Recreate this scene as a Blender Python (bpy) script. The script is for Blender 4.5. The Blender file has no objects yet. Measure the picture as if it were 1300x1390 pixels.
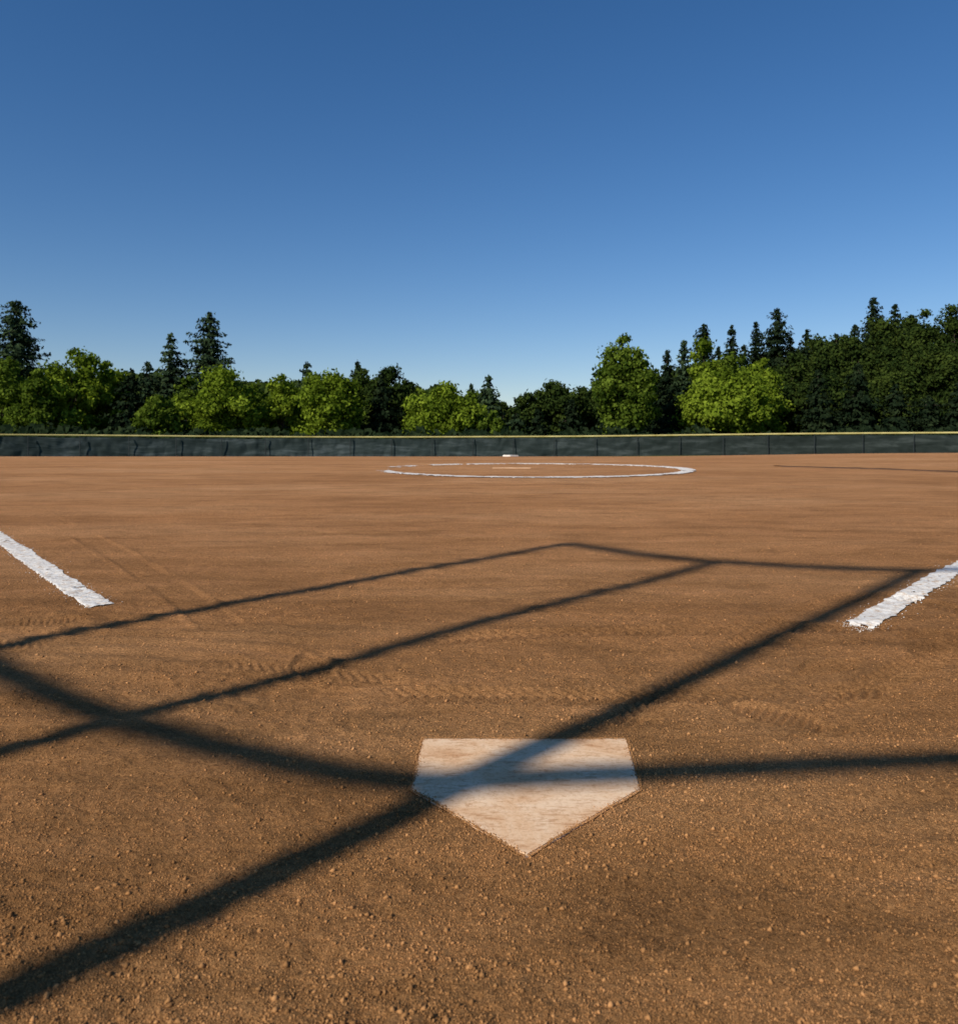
import bpy, math, numpy as np
from mathutils import Vector
rng=np.random.default_rng(7)
sc=bpy.context.scene
F=1100.0; HZ=606.0; CAMZ=0.617
# ------------------------------------------------------------ noise
def hash2(ix,iy,seed):
    h=(ix.astype(np.int64)*374761393+iy.astype(np.int64)*668265263+seed*1442695041)&0xffffffff
    h=((h^(h>>13))*1274126177)&0xffffffff
    h=h^(h>>16)
    return (h&0xffffff)/float(0xffffff)
def vnoise(x,y,seed=0):
    ix=np.floor(x);iy=np.floor(y);fx=x-ix;fy=y-iy
    fx=fx*fx*(3-2*fx);fy=fy*fy*(3-2*fy)
    a=hash2(ix,iy,seed);b=hash2(ix+1,iy,seed);c=hash2(ix,iy+1,seed);d=hash2(ix+1,iy+1,seed)
    return (a*(1-fx)+b*fx)*(1-fy)+(c*(1-fx)+d*fx)*fy-0.5
def fbm(x,y,o=3,seed=0):
    s=0;a=1
    for i in range(o):
        s=s+a*vnoise(x*2**i+17.3*i,y*2**i-9.1*i,seed+i);a*=.5
    return s
def sstep(a,b,x):
    t=np.clip((x-a)/(b-a),0,1);return t*t*(3-2*t)
# ------------------------------------------------------------ terrain
_kd=np.array([-50,0,1.28,1.7,3,5,8,10.2,12.6,15.1,20,25,28,32,40,60,5000])
_kz=np.array([-.10,-.05,-.02,0,.045,.10,.17,.222,.27,.30,.317,.305,.272,.19,.0,-.2,-.2])
_td=np.arange(-50,80,.1)
_tz=np.interp(_td,_kd,_kz)
_k=np.hanning(15);_k/=_k.sum()
_tz=np.convolve(np.pad(_tz,7,mode='edge'),_k,'valid')
def base(x,y):
    x=np.asarray(x,float);y=np.asarray(y,float)
    return np.interp(y,_td,_tz)+.12*sstep(4,16,x)*sstep(10,26,y)
def unproj(px,py):
    dx=(px-650)/F;dz=-(py-HZ)/F
    d=1.5
    for i in range(200):
        d=.6*d+.4*((CAMZ-float(base(dx*d,d)))/(-dz))
    return (dx*d,d)
def polyd(x,y,pts):
    best=np.full(x.shape,1e9);off=np.zeros(x.shape);arc=np.zeros(x.shape);acc=0
    for (a,b) in zip(pts[:-1],pts[1:]):
        a=np.array(a);b=np.array(b);v=b-a;L=np.hypot(*v);v=v/L
        rx=x-a[0];ry=y-a[1]
        t=np.clip(rx*v[0]+ry*v[1],0,L)
        qx=rx-t*v[0];qy=ry-t*v[1];dd=np.hypot(qx,qy)
        m=dd<best
        best=np.where(m,dd,best);off=np.where(m,rx*(-v[1])+ry*v[0],off);arc=np.where(m,acc+t,arc);acc+=L
    return best,off,arc
def smoothp(p,n=24):
    p=np.array(p,float);t=np.arange(len(p));tt=np.linspace(0,len(p)-1,n)
    q=np.stack([np.interp(tt,t,p[:,0]),np.interp(tt,t,p[:,1])],-1)
    for _ in range(6): q[1:-1]=.25*q[:-2]+.5*q[1:-1]+.25*q[2:]
    return [tuple(a) for a in q]
tracks=[([(1330,835),(1200,790),(1140,795),(1050,845),(960,905),(860,975)],.055,.0052,.034),
        ([(1330,865),(1250,900),(1180,930),(1120,985)],.06,.0052,.036),
        ([(300,905),(600,858),(1000,860),(1300,846)],.055,.0046,.038),
        ([(120,960),(400,935),(700,945),(980,952),(1190,935)],.055,.0046,.034),
        ([(-60,872),(120,880),(300,905),(520,925)],.06,.0030,.034),
        ([(60,700),(150,745),(240,800),(330,870)],.07,.0022,.034)]
tracks=[(smoothp([unproj(*p) for p in t[0]],10),t[1],t[2],t[3]) for t in tracks]
feet=[(unproj(1125,905),.5),(unproj(1055,972),-.6),(unproj(1260,880),.9),
      (unproj(60,845),.4),(unproj(1270,860),.2),(unproj(425,905),-1.2)]
plate_px=[(573,1003),(851,1003),(870,1072),(715,1163),(557,1072)]
plate=[unproj(*p) for p in plate_px]
def plate_mask(x,y):
    n=len(plate);dmin=np.full(x.shape,1e9)
    for i in range(n):
        a=plate[i];b=plate[(i+1)%n]
        vx=b[0]-a[0];vy=b[1]-a[1];L=math.hypot(vx,vy)
        s=((x-a[0])*vy-(y-a[1])*vx)/L
        dmin=np.minimum(dmin,s)
    return dmin
def track_mask(x,y):
    m=np.zeros(x.shape)
    for pts,w,amp,per in tracks:
        d,o,a=polyd(x,y,pts);m=np.maximum(m,(d<w*1.1)*1.0)
    for (c,ang) in feet:
        m=np.maximum(m,(np.hypot(x-c[0],y-c[1])<.11)*1.0)
    return m
def height(x,y):
    z=base(x,y)
    near=1/(1+(np.maximum(y,0)/5.)**2)
    mids=1/(1+(np.maximum(y,0)/9.)**2)
    side=1/(1+(np.abs(x)/6.)**2)
    f=.014*fbm(x/.7,y/.7,3,3)
    rough=.70+1.1*np.clip(fbm(x/.5,y/.35,3,61)+.22,0,1)
    g=near*side*rough*(.0062*fbm(x/.12,y/.10,3,11)+.0062*fbm(x/.026,y/.020,2,21))
    r=np.hypot(x-.9,y+6.0+.5*fbm(x/2,y/2,2,5))
    rk=np.sin(r/.060*2*math.pi*.5+2*vnoise(x/.4,y/.4,8))
    g=g+mids*side*.0036*rk*sstep(-.12,.2,fbm(x/1.1,y/.6,2,31))
    # drag-mat ledges left by the groomer
    g=g+mids*side*.010*(np.abs(fbm(x/1.6+.3*y,y/.42,3,133))-.18)
    for pts,w,amp,per in tracks:
        d,o,a=polyd(x,y,pts)
        m=sstep(w*1.1,w*.8,d)
        tread=np.sin((a+np.abs(o)*.9)/per*2*math.pi)
        br=sstep(-.36,.0,fbm(a/.3+pts[0][0],o/.3,2,77))
        g=g*(1-.65*m*br)+m*br*(amp*tread-.003)+.0030*br*np.exp(-((d-w*1.15)/.014)**2)
    for (c,ang) in feet:
        u=(x-c[0])*math.cos(ang)+(y-c[1])*math.sin(ang);v=-(x-c[0])*math.sin(ang)+(y-c[1])*math.cos(ang)
        w=.042+.012*np.cos(u/.13*2)
        e=np.sqrt((u/.135)**2+(v/w)**2)+.25*fbm(x/.05,y/.05,2,44)
        m=sstep(1.15,.75,e)
        g=g*(1-.7*m)+m*(-.0065+.0038*np.sin(u/.020*2*math.pi))+.0038*np.exp(-((e-1.15)/.16)**2)
    pk=plate_mask(x,y)
    calm=sstep(-.06,-.008,pk)
    inside=sstep(-.004,.016,pk)
    g=g*(1-.45*calm)
    z0=(f*near)*(1-calm)+g
    return z+z0*(1-inside)-.014*inside
# ------------------------------------------------------------ helpers
def link(o):
    sc.collection.objects.link(o);return o
def mesh_obj(name,V,Fc,mats=None,smooth=False,mi=None,attr=None,parent=None):
    V=np.asarray(V,np.float32);me=bpy.data.meshes.new(name)
    if isinstance(Fc,np.ndarray):
        n,k=Fc.shape
        me.vertices.add(len(V));me.vertices.foreach_set('co',V.ravel())
        me.loops.add(n*k);me.loops.foreach_set('vertex_index',Fc.astype(np.int32).ravel())
        me.polygons.add(n);me.polygons.foreach_set('loop_start',np.arange(0,n*k,k,dtype=np.int32))
        me.polygons.foreach_set('loop_total',np.full(n,k,np.int32))
        me.update(calc_edges=True)
    else:
        me.from_pydata([tuple(map(float,v)) for v in V],[],Fc)
    for m in (mats or []): me.materials.append(m)
    if mi is not None: me.polygons.foreach_set('material_index',np.asarray(mi,np.int32))
    if smooth: me.polygons.foreach_set('use_smooth',np.ones(len(me.polygons),bool))
    if attr is not None:
        a=me.attributes.new('tint','FLOAT','POINT');a.data.foreach_set('value',np.asarray(attr,np.float32))
    me.update()
    o=bpy.data.objects.new(name,me);link(o)
    if parent: o.parent=parent
    return o
def tube(pts,r,seg=10,cap=True):
    pts=[Vector(p) for p in pts];V=[];Fc=[]
    n=len(pts)
    rs=r if hasattr(r,'__len__') else [r]*n
    ref=None
    for i,p in enumerate(pts):
        t=(pts[min(i+1,n-1)]-pts[max(i-1,0)]).normalized()
        if ref is None:
            ref=Vector((0,0,1)) if abs(t.z)<.9 else Vector((1,0,0))
        u=(ref-t*ref.dot(t)).normalized();w=t.cross(u);ref=u
        for k in range(seg):
            a=2*math.pi*k/seg;V.append(tuple(p+(u*math.cos(a)+w*math.sin(a))*rs[i]))
    for i in range(n-1):
        for k in range(seg):
            k2=(k+1)%seg;Fc.append((i*seg+k,i*seg+k2,(i+1)*seg+k2,(i+1)*seg+k))
    if cap:
        Fc.append(tuple(range(seg-1,-1,-1)));Fc.append(tuple((n-1)*seg+k for k in range(seg)))
    return V,Fc
def merge(parts):
    V=[];Fc=[]
    for v,f in parts:
        o=len(V);V+=list(v);Fc+=[tuple(i+o for i in q) for q in f]
    return V,Fc
def mat(name):
    m=bpy.data.materials.new(name);m.use_nodes=True;nt=m.node_tree
    b=nt.nodes['Principled BSDF'];b.inputs['Specular IOR Level'].default_value=.2
    return m,nt,b
def N(nt,t,**k):
    n=nt.nodes.new(t)
    for a,v in k.items():
        if a in n.inputs: n.inputs[a].default_value=v
        else: setattr(n,a,v)
    return n
def noise(nt,vec,scale,detail=4,rough=.6,dist=0):
    n=N(nt,'ShaderNodeTexNoise');n.inputs['Scale'].default_value=scale;n.inputs['Detail'].default_value=detail
    n.inputs['Roughness'].default_value=rough;n.inputs['Distortion'].default_value=dist
    nt.links.new(vec,n.inputs['Vector']);return n.outputs['Fac']
def ramp(nt,fac,stops):
    r=nt.nodes.new('ShaderNodeValToRGB');e=r.color_ramp.elements
    while len(e)<len(stops): e.new(.5)
    for i,(p,c) in enumerate(stops):
        e[i].position=p;e[i].color=(*c,1) if len(c)==3 else c
    nt.links.new(fac,r.inputs['Fac']);return r.outputs['Color']
def mix(nt,f,a,b,mode='MIX'):
    m=nt.nodes.new('ShaderNodeMix');m.data_type='RGBA';m.blend_type=mode
    for s,v in ((m.inputs[0],f),(m.inputs[6],a),(m.inputs[7],b)):
        if isinstance(v,(int,float)): s.default_value=v
        elif isinstance(v,tuple): s.default_value=(*v,1)
        else: nt.links.new(v,s)
    return m.outputs[2]
def mathn(nt,op,a,b=0,clamp=False):
    m=nt.nodes.new('ShaderNodeMath');m.operation=op;m.use_clamp=clamp
    for i,v in enumerate((a,b)):
        if isinstance(v,(int,float)): m.inputs[i].default_value=v
        else: nt.links.new(v,m.inputs[i])
    return m.outputs[0]
def bump(nt,b,h,strength,dist,prev=None):
    n=nt.nodes.new('ShaderNodeBump');n.inputs['Strength'].default_value=strength;n.inputs['Distance'].default_value=dist
    nt.links.new(h,n.inputs['Height'])
    if prev is not None: nt.links.new(prev,n.inputs['Normal'])
    nt.links.new(n.outputs[0],b.inputs['Normal']);return n.outputs[0]
def mapping(nt,vec,scale,rot=(0,0,0)):
    m=nt.nodes.new('ShaderNodeMapping');m.inputs['Scale'].default_value=scale;m.inputs['Rotation'].default_value=rot
    nt.links.new(vec,m.inputs['Vector']);return m.outputs[0]
# ------------------------------------------------------------ dirt colour group used by ground and clods
def dirt_colour(nt,pos,fine_on=True):
    big=noise(nt,mapping(nt,pos,(.30,.9,1)),.9,4,.6,.4)
    mid=noise(nt,mapping(nt,pos,(1,2.6,1),(0,0,.12)),1.9,6,.7,.3)
    c=ramp(nt,big,[(.32,(.44,.205,.082)),(.5,(.53,.255,.106)),(.68,(.60,.310,.140))])
    c2=ramp(nt,mid,[(.3,(.64,.63,.62)),(.48,(.94,.94,.93)),(.60,(1.08,1.08,1.08)),(.72,(1.22,1.24,1.28))])
    c=mix(nt,.85,c,c2,'MULTIPLY')
    if fine_on:
        fine=noise(nt,pos,120,4,.8)
        c3=ramp(nt,fine,[(.30,(.42,.39,.37)),(.48,(.95,.94,.93)),(.56,(1.1,1.1,1.1)),(.70,(1.5,1.5,1.5))])
        c=mix(nt,.9,c,c3,'MULTIPLY')
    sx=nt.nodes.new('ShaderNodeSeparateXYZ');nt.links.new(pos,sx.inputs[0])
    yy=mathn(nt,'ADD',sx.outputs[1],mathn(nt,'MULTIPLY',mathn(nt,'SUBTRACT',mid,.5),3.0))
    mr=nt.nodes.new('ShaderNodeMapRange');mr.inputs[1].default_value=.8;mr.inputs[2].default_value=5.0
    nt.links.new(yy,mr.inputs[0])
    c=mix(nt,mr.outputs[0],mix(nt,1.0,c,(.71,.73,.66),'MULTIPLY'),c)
    return c
gm,nt,b=mat('infield_dirt')
geo=N(nt,'ShaderNodeTexCoord');pos=geo.outputs['Object']
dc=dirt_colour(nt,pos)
sx=nt.nodes.new('ShaderNodeSeparateXYZ');nt.links.new(pos,sx.inputs[0])
dx=mathn(nt,'SUBTRACT',sx.outputs[0],.8);dy=mathn(nt,'SUBTRACT',sx.outputs[1],12.6)
rad=mathn(nt,'SQRT',mathn(nt,'ADD',mathn(nt,'MULTIPLY',dx,dx),mathn(nt,'MULTIPLY',dy,dy)))
gn=noise(nt,pos,1.5,4,.6)
radn=mathn(nt,'ADD',rad,mathn(nt,'MULTIPLY',gn,.8))
gf=nt.nodes.new('ShaderNodeMapRange');gf.inputs[1].default_value=25.2;gf.inputs[2].default_value=25.6;nt.links.new(radn,gf.inputs[0])
gcol=ramp(nt,gn,[(.3,(.045,.085,.018)),(.55,(.075,.12,.028)),(.75,(.12,.14,.045))])
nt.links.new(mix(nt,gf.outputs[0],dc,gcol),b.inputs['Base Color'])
b.inputs['Roughness'].default_value=.95;b.inputs['Specular IOR Level'].default_value=.05
n1=bump(nt,b,noise(nt,pos,110,4,.82),1.0,.013)
n3=bump(nt,b,noise(nt,mapping(nt,pos,(1,1.3,1)),16,6,.78),.6,.034,n1)
# ------------------------------------------------------------ ground
ys=[-400,-200,-100,-60,-40,-25,-15,-10,-7,-5,-3.5,-2.4,-1.6,-1.0,-.5,-.1,.2,.4,.55,.68,.78,.86]
d=.9
while d<42: ys.append(d);d+=max(.0038*d,.0045)
while d<6000: ys.append(d);d*=1.08
ys=np.array(ys)
ss=list(np.arange(0,.70,.0032))
s=.70;st=.006
while s<700: ss.append(s);s+=st;st*=1.16
ss=np.array(ss);ss=np.concatenate([-ss[:0:-1],ss])
W=np.maximum(ys,1.0)
X=ss[None,:]*W[:,None];Y=np.repeat(ys[:,None],len(ss),1)
Z=height(X,Y)
V=np.stack([X,Y,Z],-1).reshape(-1,3)
nr,nc=X.shape
idx=np.arange(nr*nc).reshape(nr,nc)
Fq=np.stack([idx[:-1,:-1],idx[:-1,1:],idx[1:,1:],idx[1:,:-1]],-1).reshape(-1,4)
mesh_obj('ground',V,Fq,[gm],smooth=True)
# ------------------------------------------------------------ clods
cm,nt,b=mat('soil_clod')
pos=N(nt,'ShaderNodeTexCoord').outputs['Object']
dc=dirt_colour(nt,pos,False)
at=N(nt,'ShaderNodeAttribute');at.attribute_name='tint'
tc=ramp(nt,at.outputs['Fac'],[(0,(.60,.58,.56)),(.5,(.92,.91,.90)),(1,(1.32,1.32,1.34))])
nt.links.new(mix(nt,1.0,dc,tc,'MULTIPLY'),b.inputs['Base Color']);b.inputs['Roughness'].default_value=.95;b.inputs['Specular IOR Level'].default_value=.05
def clods(name,x,y,r,m,tint=None,lift=.2,zz=None):
    n=len(x);z=(height(x,y) if zz is None else zz)+r*lift
    o=np.array([[1,0,0],[0,1,0],[-1,0,0],[0,-1,0],[0,0,.8],[0,0,-.8]],float)
    P=o[None]*(1+.45*(rng.random((n,6,1))-.5)*2)
    a=rng.random(n)*6.28;ca,sa=np.cos(a),np.sin(a)
    P=P+(rng.random((n,6,3))-.5)*.5
    Q=np.stack([P[...,0]*ca[:,None]-P[...,1]*sa[:,None],P[...,0]*sa[:,None]+P[...,1]*ca[:,None],P[...,2]],-1)
    Q=Q*r[:,None,None]+np.stack([x,y,z],-1)[:,None,:]
    f=np.array([[0,1,4],[1,2,4],[2,3,4],[3,0,4],[1,0,5],[2,1,5],[3,2,5],[0,3,5]])
    Fc=(f[None]+np.arange(n)[:,None,None]*6).reshape(-1,3)
    t=np.repeat(rng.random(n) if tint is None else tint,6)
    return mesh_obj(name,Q.reshape(-1,3),Fc,[m],attr=t,smooth=False)
n=330000
y=.85*np.exp(rng.random(n)**1.05*math.log(7/.85));x=(rng.random(n)*2-1)*.70*np.maximum(y,1)
dens=fbm(x/.35,y/.35,3,55)
keep=(plate_mask(x,y)<-.001)&(rng.random(n)<(.72+dens*1.0)*(1-.6*track_mask(x,y)))
x=x[keep];y=y[keep]
r=.0010+.0007*rng.pareto(3.1,len(x));r=np.clip(r,0,.0044)
clods('soil_clods',x,y,r,cm)
# ------------------------------------------------------------ home plate
pm_,nt,b=mat('plate_rubber')
pos=N(nt,'ShaderNodeTexCoord').outputs['Object']
f1=noise(nt,mapping(nt,pos,(1,1.4,1),(0,0,.5)),7,7,.7,.6);f2=noise(nt,pos,140,3,.7)
f3=noise(nt,mapping(nt,pos,(5,22,1),(0,0,.8)),5,5,.7,.8)
c=ramp(nt,f1,[(.32,(.60,.33,.165)),(.46,(.76,.49,.285)),(.62,(.84,.60,.39))])
c=mix(nt,.7,c,ramp(nt,f2,[(.3,(.74,.64,.55)),(.5,(1,1,1)),(.8,(1.06,1.06,1.06))]),'MULTIPLY')
c=mix(nt,.6,c,ramp(nt,f3,[(.38,(.60,.44,.32)),(.46,(1,1,1))]),'MULTIPLY')
nt.links.new(c,b.inputs['Base Color']);b.inputs['Roughness'].default_value=.85;b.inputs['Specular IOR Level'].default_value=.05
bump(nt,b,f2,.3,.0015)
import bmesh
me=bpy.data.meshes.new('home_plate');bm=bmesh.new()
pz=[float(base(*p)) for p in plate]
A=np.array([[p[0],p[1],1] for p in plate]);co=np.linalg.lstsq(A,np.array(pz),rcond=None)[0]
pl=lambda p:co[0]*p[0]+co[1]*p[1]+co[2]
top=[bm.verts.new((p[0],p[1],pl(p)+.0015)) for p in plate];bot=[bm.verts.new((p[0],p[1],pl(p)-.03)) for p in plate]
bm.faces.new(top[::-1]);bm.faces.new(bot)
for i in range(5):
    j=(i+1)%5;bm.faces.new((top[i],top[j],bot[j],bot[i]))
bmesh.ops.recalc_face_normals(bm,faces=bm.faces)
bmesh.ops.bevel(bm,geom=[e for e in bm.edges if all(v in top for v in e.verts)],offset=.003,segments=3,affect='EDGES')
bm.to_mesh(me);bm.free();me.materials.append(pm_)
link(bpy.data.objects.new('home_plate',me))
ex=[];ey=[]
for i in range(5):
    a=np.array(plate[i]);bb=np.array(plate[(i+1)%5]);L_=np.hypot(*(bb-a));m=int(L_*3600)
    t=rng.random(m);v=(bb-a)/L_;nn=np.array([v[1],-v[0]])
    o=rng.exponential(.003,m)-.003+.005*fbm(t*L_/.05+i*9,t*0,2,15)
    p=a+t[:,None]*(bb-a)+nn*o[:,None]
    ex.append(p[:,0]);ey.append(p[:,1])
ex=np.concatenate(ex);ey=np.concatenate(ey)
clods('plate_dust',ex,ey,.0006+.0010*rng.random(len(ex))**2,cm,zz=co[0]*ex+co[1]*ey+co[2]+.0016)
# ------------------------------------------------------------ chalk
ch,nt,b=mat('chalk')
pos=N(nt,'ShaderNodeTexCoord').outputs['Object']
c=ramp(nt,noise(nt,pos,34,6,.8),[(.35,(.50,.33,.21)),(.46,(.74,.67,.58)),(.62,(.84,.81,.76))])
nt.links.new(c,b.inputs['Base Color']);b.inputs['Roughness'].default_value=.95;b.inputs['Specular IOR Level'].default_value=.05
bump(nt,b,noise(nt,pos,110,5,.75),.8,.006)
def chalk(name,path,width,hgt,step,lift,fade=None,seed=0,across=24,ends=0):
    path=np.array(path,float);seg=np.hypot(*np.diff(path,axis=0).T);al=np.concatenate([[0],np.cumsum(seg)])
    n=max(int(al[-1]/step),4);t=np.linspace(0,al[-1],n)
    px=np.interp(t,al,path[:,0]);py=np.interp(t,al,path[:,1])
    tx=np.gradient(px);ty=np.gradient(py);L=np.hypot(tx,ty);nx=-ty/L;ny=tx/L
    k=np.linspace(-1.25,1.25,across)
    X=px[:,None]+nx[:,None]*width/2*k[None];Y=py[:,None]+ny[:,None]*width/2*k[None]
    prof=sstep(1.25,.85,np.abs(k))[None]*(sstep(0,.03,t)[:,None] if ends else 1)
    rag=prof+.85*fbm(X/.035,Y/.035,3,90+seed)*1.0+.40*fbm(X/.3,Y/.3,2,190+seed)
    Z=height(X,Y)+lift*np.clip(rag*2,0,1)+hgt*prof*(.6*fbm(X/(width*.25),Y/(width*.25),3,60))
    idx=np.arange(X.size).reshape(X.shape)
    Fq=np.stack([idx[:-1,:-1],idx[:-1,1:],idx[1:,1:],idx[1:,:-1]],-1).reshape(-1,4)
    kp=(rag>.38)
    if fade is not None: kp=kp&fade(X,Y)
    Fq=Fq[kp[:-1,:-1].ravel()]
    return mesh_obj(name,np.stack([X,Y,Z],-1).reshape(-1,3),Fq[:,::-1],[ch],smooth=True)
Ls=unproj(140,827);Le=unproj(0,730)
Rs=unproj(1164,849);Re=unproj(1300,772)
def ext(a,b,L):
    v=np.array(b)-np.array(a);v/=np.hypot(*v);return tuple(np.array(a)+v*L)
holes=lambda thr,sc_,seed:(lambda X,Y:(fbm(X/sc_,Y/sc_,3,seed)>thr))
chalk('foul_line',[Ls,ext(Ls,Le,17)],.086,.004,.006,.0042,holes(-.52,.04,41),1,ends=1)
chalk('foul_line',[Rs,ext(Rs,Re,17)],.086,.004,.006,.0042,holes(-.52,.04,42),2,ends=1)
cx=[];cy=[]
for a,bb in ((Ls,ext(Ls,Le,4)),(Rs,ext(Rs,Re,4))):
    a=np.array(a);bb=np.array(bb);t=rng.random(3400);v=bb-a;nn=np.array([-v[1],v[0]])/np.hypot(*v)
    o=rng.normal(0,.034,3400);p=a+t[:,None]*v+o[:,None]*nn;cx.append(p[:,0]);cy.append(p[:,1])
a=np.array(Rs);p=a+rng.normal(0,.022,(300,2));cx.append(p[:,0]);cy.append(p[:,1])
cx=np.concatenate(cx);cy=np.concatenate(cy)
clods('chalk_crumbs',cx,cy,.0008+.0020*rng.random(len(cx))**3,ch,lift=.6)
PC=(.84,12.55);PR=2.33
th=np.linspace(0,2*math.pi,400)
chalk('pitching_circle',[(PC[0]+PR*math.cos(a),PC[1]+PR*math.sin(a)) for a in th],.19,.008,.015,.010,
      lambda X,Y:(fbm(X/.25,Y/.12,3,71)>-.42+.55*sstep(-.4,-1.6,X)+.20*sstep(12,14.5,Y)),3)
def slab(name,cx,cy,w,d,t,ang,m,bev=.01):
    me=bpy.data.meshes.new(name);bm=bmesh.new();z=float(base(cx,cy))
    bmesh.ops.create_cube(bm,size=1)
    for v in bm.verts: v.co=Vector((v.co.x*w,v.co.y*d,(v.co.z+.5)*(t+.03)-.03))
    bmesh.ops.bevel(bm,geom=list(bm.edges),offset=bev,segments=3,affect='EDGES')
    bm.to_mesh(me);bm.free();me.materials.append(m)
    o=bpy.data.objects.new(name,me);o.location=(cx,cy,z);o.rotation_euler=(.01,0,ang);link(o)
slab('pitching_rubber',.52,12.9,.61,.15,.006,-.05,pm_,.004)
slab('second_base',1.02,26.2,.38,.38,.05,.7,ch,.02)
def shadow_ridge(name,pts,w,h):
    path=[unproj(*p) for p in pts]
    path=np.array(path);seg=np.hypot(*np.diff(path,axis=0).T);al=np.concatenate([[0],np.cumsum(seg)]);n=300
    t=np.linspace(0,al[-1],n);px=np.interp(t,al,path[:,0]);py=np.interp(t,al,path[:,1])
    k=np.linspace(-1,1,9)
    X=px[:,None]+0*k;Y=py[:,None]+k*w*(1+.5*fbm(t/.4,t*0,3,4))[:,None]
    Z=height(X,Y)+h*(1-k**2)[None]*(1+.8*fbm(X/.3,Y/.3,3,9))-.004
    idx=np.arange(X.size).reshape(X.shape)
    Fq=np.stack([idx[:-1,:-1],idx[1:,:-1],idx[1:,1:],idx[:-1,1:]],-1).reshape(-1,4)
    mm,nt,b=mat('painted_shadow');p=N(nt,'ShaderNodeTexCoord').outputs['Object']  # dark brown colour stands in for shade on the dirt
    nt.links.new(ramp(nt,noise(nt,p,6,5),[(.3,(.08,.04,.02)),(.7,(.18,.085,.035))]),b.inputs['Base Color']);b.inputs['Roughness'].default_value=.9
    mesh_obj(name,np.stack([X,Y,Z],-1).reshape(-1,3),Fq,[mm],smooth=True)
shadow_ridge('painted_shadow_line',[(1055,633),(1130,635),(1210,637),(1310,641)],.26,.016)  # thin cast shadow at far right, modelled as a low dark strip
# ------------------------------------------------------------ sun
EL=math.radians(35);AZ=math.radians(43.5)
sd=Vector((math.sin(AZ)*math.cos(EL),math.cos(AZ)*math.cos(EL),-math.sin(EL)))
L=bpy.data.lights.new('sun','SUN');L.energy=4.6;L.angle=math.radians(.75);L.color=(1,.94,.84)
so=bpy.data.objects.new('sun',L);so.rotation_euler=sd.to_track_quat('-Z','Y').to_euler();so.location=(-20,-20,30);link(so)
# ------------------------------------------------------------ backstop (behind the camera, throws the pipe shadows)
gal,nt,b=mat('galvanised_pipe');b.inputs['Metallic'].default_value=.8;b.inputs['Roughness'].default_value=.45
p=N(nt,'ShaderNodeTexCoord').outputs['Object']
nt.links.new(ramp(nt,noise(nt,p,9,4),[(.3,(.32,.33,.34)),(.7,(.5,.5,.5))]),b.inputs['Base Color'])
bs=bpy.data.objects.new('backstop',None);link(bs)
HT=4.5;HM=2.55
def cast(px,py,h):
    x,y=unproj(px,py);z=float(base(x,y));t=(h-z)/-sd.z
    return (x-sd.x*t,y-sd.y*t,h)
def fix(v,f,name): return mesh_obj(name,np.array(v),f,[gal],smooth=True,parent=bs)
topp=[cast(770,738,HT),cast(862,752,HT),cast(960,762,HT),cast(1100,770,HT),cast(1250,775,HT)]
last=Vector(topp[-1]);topp+= [tuple(last+Vector((1.1,.02,0))),tuple(last+Vector((2.3,.0,0))),tuple(last+Vector((3.6,-.2,0)))]
fix(*tube(topp,.039),'top_rail')
cur=[(-70,862),(-30,890),(0,908),(90,950),(180,983),(280,1011),(380,1033),(470,1050),(570,1062),(660,1060),(760,1054),(880,1049),(1000,1044),(1150,1038),(1300,1031)]
mid=[cast(a,c,HM) for a,c in cur]
e=Vector(mid[-1])
mid+=[tuple(e+Vector((.7,.08,0))),tuple(e+Vector((2.2,.1,0)))]
fix(*tube(mid,.037),'middle_rail')
for i,k in enumerate((0,2,4,7)):
    x,y,_=topp[k]
    if k==2: x,y=cast(960,766,HT)[:2]
    v,f=tube([(x,y,-.3),(x,y,1),(x,y,HT)],.042 if k==4 else .038)
    fix(v,f,'post_%d'%(i+1))
# ------------------------------------------------------------ outfield fence
fe=bpy.data.objects.new('outfield_fence',None);link(fe)
ang=np.radians(np.linspace(-52,52,420));R=61.0
fx=R*np.sin(ang);fy=R*np.cos(ang)
rise=.2*sstep(5,28,fx)
ztop=1.34+rise+.03*np.sin(ang*9)
ym,nt,b=mat('yellow_cap');p=N(nt,'ShaderNodeTexCoord').outputs['Object']
nt.links.new(ramp(nt,noise(nt,p,1.2,4),[(.3,(.38,.30,.09)),(.7,(.60,.50,.20))]),b.inputs['Base Color']);b.inputs['Roughness'].default_value=.6
v,f=tube(list(zip(fx,fy-.0,ztop)),.065,8);mesh_obj('safety_cap',np.array(v),f,[ym],smooth=True,parent=fe)
wm,nt,b=mat('windscreen_cloth');p=N(nt,'ShaderNodeTexCoord').outputs['Object']
c=ramp(nt,noise(nt,mapping(nt,p,(.25,.25,1.6)),1.5,6,.7,.5),[(.3,(.014,.022,.020)),(.5,(.028,.040,.038)),(.66,(.075,.092,.092))])
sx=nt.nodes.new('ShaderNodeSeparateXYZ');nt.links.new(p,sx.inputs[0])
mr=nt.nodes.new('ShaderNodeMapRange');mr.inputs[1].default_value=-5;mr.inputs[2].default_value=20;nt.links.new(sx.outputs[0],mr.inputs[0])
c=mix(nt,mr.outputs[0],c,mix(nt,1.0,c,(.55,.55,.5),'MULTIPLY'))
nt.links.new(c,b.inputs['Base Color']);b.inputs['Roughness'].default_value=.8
nrow=12
an2=np.radians(np.linspace(-52,52,1800));k=np.linspace(0,1,nrow)
arc=an2*R
panel=(arc%3.05)/3.05
sag=.05*np.sin(panel*math.pi)**.7*(.4+1.2*(hash2(np.floor(arc/3.05),np.zeros_like(arc),5)))
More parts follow.
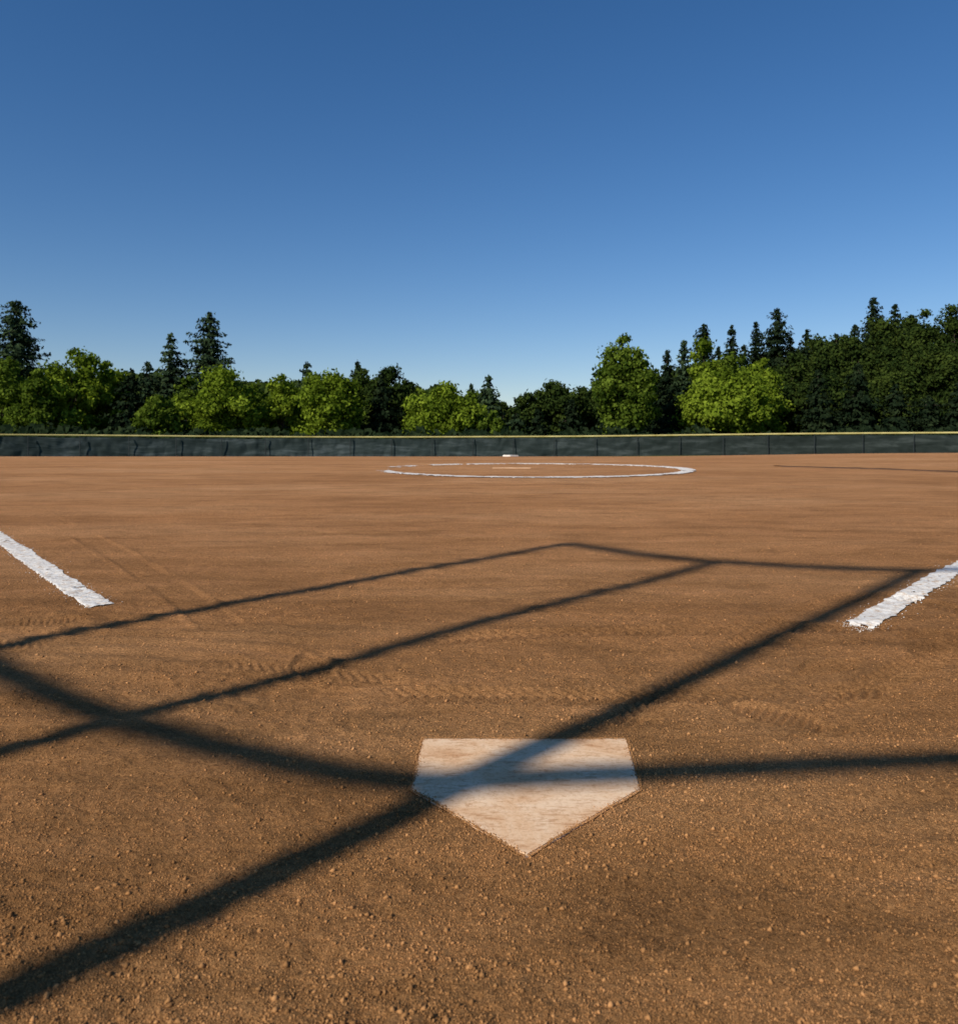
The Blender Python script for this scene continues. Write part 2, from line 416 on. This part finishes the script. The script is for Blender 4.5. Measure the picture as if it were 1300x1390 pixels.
zt=np.interp(an2,ang,ztop)-.09-sag;zb=base(R*np.sin(an2),R*np.cos(an2))+.04
ZZ=zb[:,None]+(zt-zb)[:,None]*k[None]
bulge=.20*fbm(arc[:,None]/1.1+0*k,ZZ/1.1,3,12)+.05*np.sin(panel*math.pi)[:,None]*np.sin(k*math.pi)[None]
RR=R-.06-np.abs(bulge)
V=np.stack([RR*np.sin(an2)[:,None],RR*np.cos(an2)[:,None],ZZ],-1).reshape(-1,3)
idx=np.arange(len(V)).reshape(len(an2),nrow)
Fq=np.stack([idx[:-1,:-1],idx[:-1,1:],idx[1:,1:],idx[1:,:-1]],-1).reshape(-1,4)[:,::-1]
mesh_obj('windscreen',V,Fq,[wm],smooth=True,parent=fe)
parts=[]
for a in np.arange(-52*math.pi/180*R,52*math.pi/180*R,3.05):
    t=a/R;x=(R-.30)*math.sin(t);yy=(R-.30)*math.cos(t);zt_=float(np.interp(t,ang,ztop))
    parts.append(tube([(x,yy,float(base(x,yy))-.2),(x,yy,zt_-.03)],.03,6))
dp,nt,b=mat('dark_post');b.inputs['Base Color'].default_value=(.03,.035,.035,1);b.inputs['Roughness'].default_value=.5
v,f=merge(parts);mesh_obj('posts',np.array(v),f,[dp],parent=fe)
# ------------------------------------------------------------ trees
def leafmat(name,c0,c1,c2,tr=.3):
    m=bpy.data.materials.new(name);m.use_nodes=True;nt=m.node_tree;nt.nodes.clear()
    out=N(nt,'ShaderNodeOutputMaterial');at=N(nt,'ShaderNodeAttribute');at.attribute_name='tint'
    col=ramp(nt,at.outputs['Fac'],[(0,c0),(.5,c1),(1,c2)])
    d=N(nt,'ShaderNodeBsdfDiffuse');nt.links.new(col,d.inputs[0])
    if tr>0:
        t=N(nt,'ShaderNodeBsdfTranslucent');mx=N(nt,'ShaderNodeMixShader');mx.inputs[0].default_value=tr
        nt.links.new(mix(nt,1.0,col,(1.15,1.2,.6),'MULTIPLY'),t.inputs[0])
        nt.links.new(d.outputs[0],mx.inputs[1]);nt.links.new(t.outputs[0],mx.inputs[2]);nt.links.new(mx.outputs[0],out.inputs[0])
    else: nt.links.new(d.outputs[0],out.inputs[0])
    return m
MB=leafmat('leaves_bright',(.065,.100,.009),(.145,.200,.017),(.25,.32,.032))
MG=leafmat('leaves_green',(.038,.066,.009),(.088,.130,.015),(.150,.205,.026))
MD=leafmat('leaves_dark',(.012,.022,.006),(.026,.042,.009),(.050,.070,.013),0)
MC=leafmat('needles',(.014,.026,.013),(.031,.050,.023),(.056,.082,.034),0)
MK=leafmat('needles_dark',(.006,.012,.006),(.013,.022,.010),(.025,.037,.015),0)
bk,nt,b=mat('bark');p=N(nt,'ShaderNodeTexCoord').outputs['Object']
nt.links.new(ramp(nt,noise(nt,mapping(nt,p,(4,4,.6)),3,5),[(.3,(.035,.025,.018)),(.7,(.10,.075,.055))]),b.inputs['Base Color']);b.inputs['Roughness'].default_value=.9
def quads(C,Nn,S,asp=1.0,U=None):
    n=len(C);Nn=Nn/np.linalg.norm(Nn,axis=1,keepdims=True)
    if U is None: U=rng.normal(size=(n,3))
    U=U-(U*Nn).sum(1,keepdims=True)*Nn;U/=np.linalg.norm(U,axis=1,keepdims=True)+1e-9
    W_=np.cross(Nn,U)
    a=U*S[:,None];b_=W_*(S*asp)[:,None]
    Q=np.stack([C-a,C-b_*.9+a*.15,C+a,C+b_+a*.05],1)
    return Q.reshape(-1,3)
def finish(name,Q,tint,woodparts,lm,loc,rot):
    wv,wf=merge(woodparts);nq=len(Q)//4
    wf2=np.array([f for f in wf if len(f)==4])
    V=np.concatenate([Q,np.array(wv)]);Fc=np.concatenate([np.arange(nq*4).reshape(-1,4),wf2+nq*4])
    mi=np.concatenate([np.zeros(nq),np.ones(len(wf2))])
    t=np.concatenate([np.repeat(tint,4),np.zeros(len(wv))])
    o=mesh_obj(name,V,Fc,[lm,bk],mi=mi,attr=t);o.location=loc;o.rotation_euler=(0,0,rot);return o
def broadleaf(name,loc,h,w,lm,low=.04,egg=1.0,nb=None,leaf=.19):
    nb=nb or int(38+w*3.2)
    c0=low*h;ch_=h-c0
    dirs=rng.normal(size=(nb,3));dirs/=np.linalg.norm(dirs,axis=1,keepdims=True)
    rr=rng.random(nb)**.40
    tz=.5+.5*dirs[:,2]*rr
    prof=1-.28*np.clip(tz*2-1,0,1)*egg
    R0=w*.5*.90
    B=np.stack([dirs[:,0]*rr*R0*prof,dirs[:,1]*rr*R0*prof,c0+ch_*(.07+.84*tz)],-1)
    br=w*(.06+.11*rng.random(nb)**1.3)
    B[0]=(rng.normal()*w*.05,0,h-br[0]);B[1]=(rng.normal()*w*.12,rng.normal()*w*.1,h-br[1]*1.5)
    per=(br**2*175/ (leaf/.26)**2).astype(int)+60
    Cs=[];Ns=[];Ts=[];Ss=[]
    for i in range(nb):
        m=per[i];dd=rng.normal(size=(m,3));dd/=np.linalg.norm(dd,axis=1,keepdims=True)
        q=dd*(br[i]*(.45+.95*rng.random(m)**1.3))[:,None];q[:,2]*=.8
        q*=(1+.35*np.sin(dd[:,[0]]*5+i)*np.cos(dd[:,[1]]*6+i*2))
        Cs.append(B[i]+q);Ns.append(dd+rng.normal(size=(m,3))*.55)
        bt=.5+.24*rng.normal();Ts.append(np.clip(bt+.22*rng.normal(size=m),0,1));Ss.append(leaf*(.55+.8*rng.random(m)))
    C=np.concatenate(Cs);Nn=np.concatenate(Ns);T=np.concatenate(Ts);S=np.concatenate(Ss)
    C[:,2]=np.maximum(C[:,2],.15)
    Q=quads(C,Nn,S,.7)
    wood=[tube([(0,0,-.3),(0,0,h*.2),(w*.02,0,h*.5),(0,.0,h*.8)],[.035*w,.028*w,.018*w,.006*w],7)]
    for i in range(2,min(nb,16)):
        z0=h*(.12+.4*rng.random());e=Vector(B[i]);s0=Vector((0,0,min(z0,e.z*.8)));md=(s0+e)*.5+Vector((0,0,.04*h))
        wood.append(tube([s0,md,e],[.012*w,.008*w,.003*w],5))
    return finish(name,Q,T,wood,lm,loc,rng.random()*6)
def conifer(name,loc,h,w,lm,low=.05,pw=.8,dens=1.0,gap=.25):
    lv=int(h*2.6*dens);Cs=[];Ns=[];Us=[];Ss=[];Ts=[];wood=[tube([(0,0,-.3),(0,0,h*.5),(0,0,h*.985)],[.02*h*.8,.010*h,.0015*h],7)]
    side=rng.random()*6.28;pw=pw*(.85+.3*rng.random())
    for i in range(lv):
        t=(i+rng.random()*.8)/lv;z=h*(low+(1-low)*t)
        if z>h-.15: continue
        Rm=min(w*.5*((1-t)**pw),w*.5*.85)*(.66+.60*rng.random())+.22
        nbz=9 if t<.85 else 7
        a0=rng.random()*6.28
        for k in range(nbz):
            if rng.random()<gap*.5: continue
            a=a0+k*6.28/nbz+rng.normal()*.25;Lb=Rm*(.60+.60*rng.random())*(1+.15*math.cos(a-side))
            m=max(7,int(Lb*12));s=(rng.random(m)**.8)
            dr=-.25-.12*rng.random()
            px=np.cos(a)*s*Lb;py=np.sin(a)*s*Lb;pz=z+dr*s*Lb+ .10*Lb*s**2*1.4
            lat=rng.normal(size=m)*.13*Lb*(1.15-s*.6);px=px-np.sin(a)*lat;py=py+np.cos(a)*lat;pz=pz+rng.normal(size=m)*.10-.14*rng.random(m)-.05*np.abs(lat)
            Cs.append(np.stack([px,py,pz],-1));nn=np.array([np.cos(a)*.8,np.sin(a)*.8,.6])+rng.normal(size=(m,3))*.5;Ns.append(nn)
            Us.append(np.array([np.cos(a),np.sin(a),dr])+rng.normal(size=(m,3))*.45)
            Ss.append((.19+.16*rng.random(m))*(1.0-.25*t));Ts.append(np.clip(.45+.2*rng.normal()+.2*rng.normal(size=m),0,1))
            if k%3==0 and i%3==0 and Lb>.6:
                wood.append(tube([(0,0,z),(math.cos(a)*Lb*.8,math.sin(a)*Lb*.8,z+dr*Lb*.8)],[.05,.015],4))
    C=np.concatenate(Cs);C[:,2]=np.maximum(C[:,2],.1)
    Q=quads(C,np.concatenate(Ns),np.concatenate(Ss),.6,np.concatenate(Us))
    return finish(name,Q,np.concatenate(Ts),wood,lm,loc,rng.random()*6)
def place(px,ytop,D):
    x=(px-650)/F*D;z=float(base(x,D));h=(HZ-ytop)/F*D+CAMZ-z
    return (x,D,z),h
def bl(px,yt,wpx,D,m,name='broadleaf_tree',**k):
    loc,h=place(px,yt,D);broadleaf(name,loc,h,wpx*1.1*D/F,m,**k)
def cf(px,yt,wpx,D,m,name='conifer_tree',**k):
    loc,h=place(px,yt,D);conifer(name,loc,h,wpx*D/F,m,**k)
# left
cf(22,403,118,100,MC,gap=.2,pw=.65);cf(232,448,100,98,MC,gap=.2);cf(285,423,128,100,MC,gap=.2,pw=.65)
cf(200,490,84,88,MC);cf(178,500,90,84,MK)
bl(5,485,90,88,MG);bl(-60,470,90,88,MG);bl(52,500,60,82,MG);bl(98,472,84,86,MB,name='maple_tree');bl(148,489,72,90,MB)
bl(215,535,60,80,MG);bl(305,498,104,84,MB,name='maple_tree',egg=.6);bl(255,510,60,90,MG);bl(345,520,50,92,MG)
bl(382,508,58,88,MB,name='maple_tree');bl(425,505,60,94,MG);bl(448,502,88,83,MB,name='maple_tree')
cf(417,490,56,108,MC);cf(485,485,60,108,MC);cf(385,506,50,110,MC)
bl(492,500,60,100,MD);bl(528,496,66,92,MD);cf(518,503,70,86,MK);bl(550,515,50,100,MD)
bl(606,516,98,84,MB,name='maple_tree',egg=.5);bl(572,528,50,92,MG);bl(640,530,40,98,MG)
cf(663,508,64,88,MC);cf(640,520,54,104,MC);bl(683,545,40,98,MD);bl(668,556,40,80,MG)
# centre right
bl(752,516,86,92,MD);bl(715,532,60,90,MD);bl(790,524,56,98,MD);cf(700,560,60,82,MC);cf(730,555,60,80,MK);cf(775,540,70,84,MK)
cf(812,500,54,105,MC)
bl(850,453,82,80,MG,name='maple_tree',egg=.8,nb=120)
cf(905,474,70,95,MK);cf(928,460,60,100,MC);cf(890,500,64,100,MK);cf(912,520,76,86,MK)
bl(955,456,66,92,MB,name='maple_tree');bl(985,497,110,82,MB,name='maple_tree',egg=.4);bl(1032,486,72,86,MB,name='maple_tree');bl(1000,478,60,90,MG)
for px,yt,w in ((955,438,66),(993,441,64),(1026,436,66),(1055,415,94),(1072,455,60),(1095,446,90),(1135,452,76),(1185,401,110),(1215,412,86),(1237,425,66),(1160,440,84)):
    cf(px,yt,w,112,MK,gap=.2,pw=.7)
cf(975,470,60,104,MK);cf(1010,465,60,104,MK)
for px,yt,w,D in ((1075,478,70,98,),(1110,455,80,104),(1150,452,80,102),(1195,430,90,104),(1250,420,90,100),(1295,412,90,98),(1340,405,100,98),(1090,520,70,90),(1215,470,90,94),(1270,465,90,92),(1320,470,90,90),(1140,490,70,94)):
    bl(px,yt,w,D,MD)
for px,yt,w in ((1110,500,84),(1165,488,94),(1215,520,90),(1260,535,90),(1300,520,90)):
    cf(px,yt,w,84,MK,gap=.1)
def mass(name,D,fn,m,n,leaf):
    px=rng.random(n)*1700-200;tp=fn(px);u=rng.random(n)**.8
    yy=D+rng.random(n)*8;x=(px-650)/F*D
    lump=(fbm(x/3.,yy/4.,3,33))*22
    zt=(HZ-tp+lump)/F*D+.8
    z=-.2+zt*u
    C=np.stack([x,yy-4*np.sin(u*3),z],-1)
    Nn=np.stack([rng.normal(size=n)*.6,-1+rng.normal(size=n)*.4,.4+rng.normal(size=n)*.5],-1)
    Q=quads(C,Nn,leaf*(.6+.8*rng.random(n)),.7)
    mesh_obj(name,Q,np.arange(len(Q)).reshape(-1,4),[m],attr=np.repeat(np.clip(.5+.3*rng.normal(size=n),0,1),4))
prof=lambda p:np.interp(p,[-200,0,200,400,600,690,800,900,1000,1100,1200,1500],[515,508,512,518,530,552,540,510,490,480,450,440])
mass('distant_trees',118,prof,MD,60000,.5)
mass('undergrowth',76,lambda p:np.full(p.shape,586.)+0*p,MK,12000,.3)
# ------------------------------------------------------------ world, camera
w=bpy.data.worlds.new('World');sc.world=w;w.use_nodes=True;nt=w.node_tree
bg=nt.nodes['Background'];sk=nt.nodes.new('ShaderNodeTexSky');sk.sky_type='NISHITA';sk.sun_disc=False
sk.sun_elevation=EL;sk.sun_rotation=math.radians(180+43.5);sk.air_density=1.0;sk.dust_density=.1;sk.ozone_density=3.0;sk.altitude=0
hs=nt.nodes.new('ShaderNodeHueSaturation');hs.inputs['Saturation'].default_value=1.27
nt.links.new(sk.outputs[0],hs.inputs['Color'])
nt.links.new(mix(nt,1.0,hs.outputs[0],(1.0,.93,1.0),'MULTIPLY'),bg.inputs[0]);bg.inputs[1].default_value=.095
cam=bpy.data.cameras.new('camera');co_=bpy.data.objects.new('camera',cam);link(co_)
co_.location=(0,0,CAMZ);co_.rotation_euler=(math.radians(90),0,0)
cam.sensor_fit='HORIZONTAL';cam.sensor_width=36;cam.lens=36*F/1300;cam.shift_y=-(695-HZ)/1300
cam.clip_start=.05;cam.clip_end=10000
cam.dof.use_dof=True;cam.dof.focus_distance=2.4;cam.dof.aperture_fstop=9
sc.camera=co_
sc.view_settings.view_transform='Standard';sc.view_settings.look='None';sc.view_settings.exposure=0
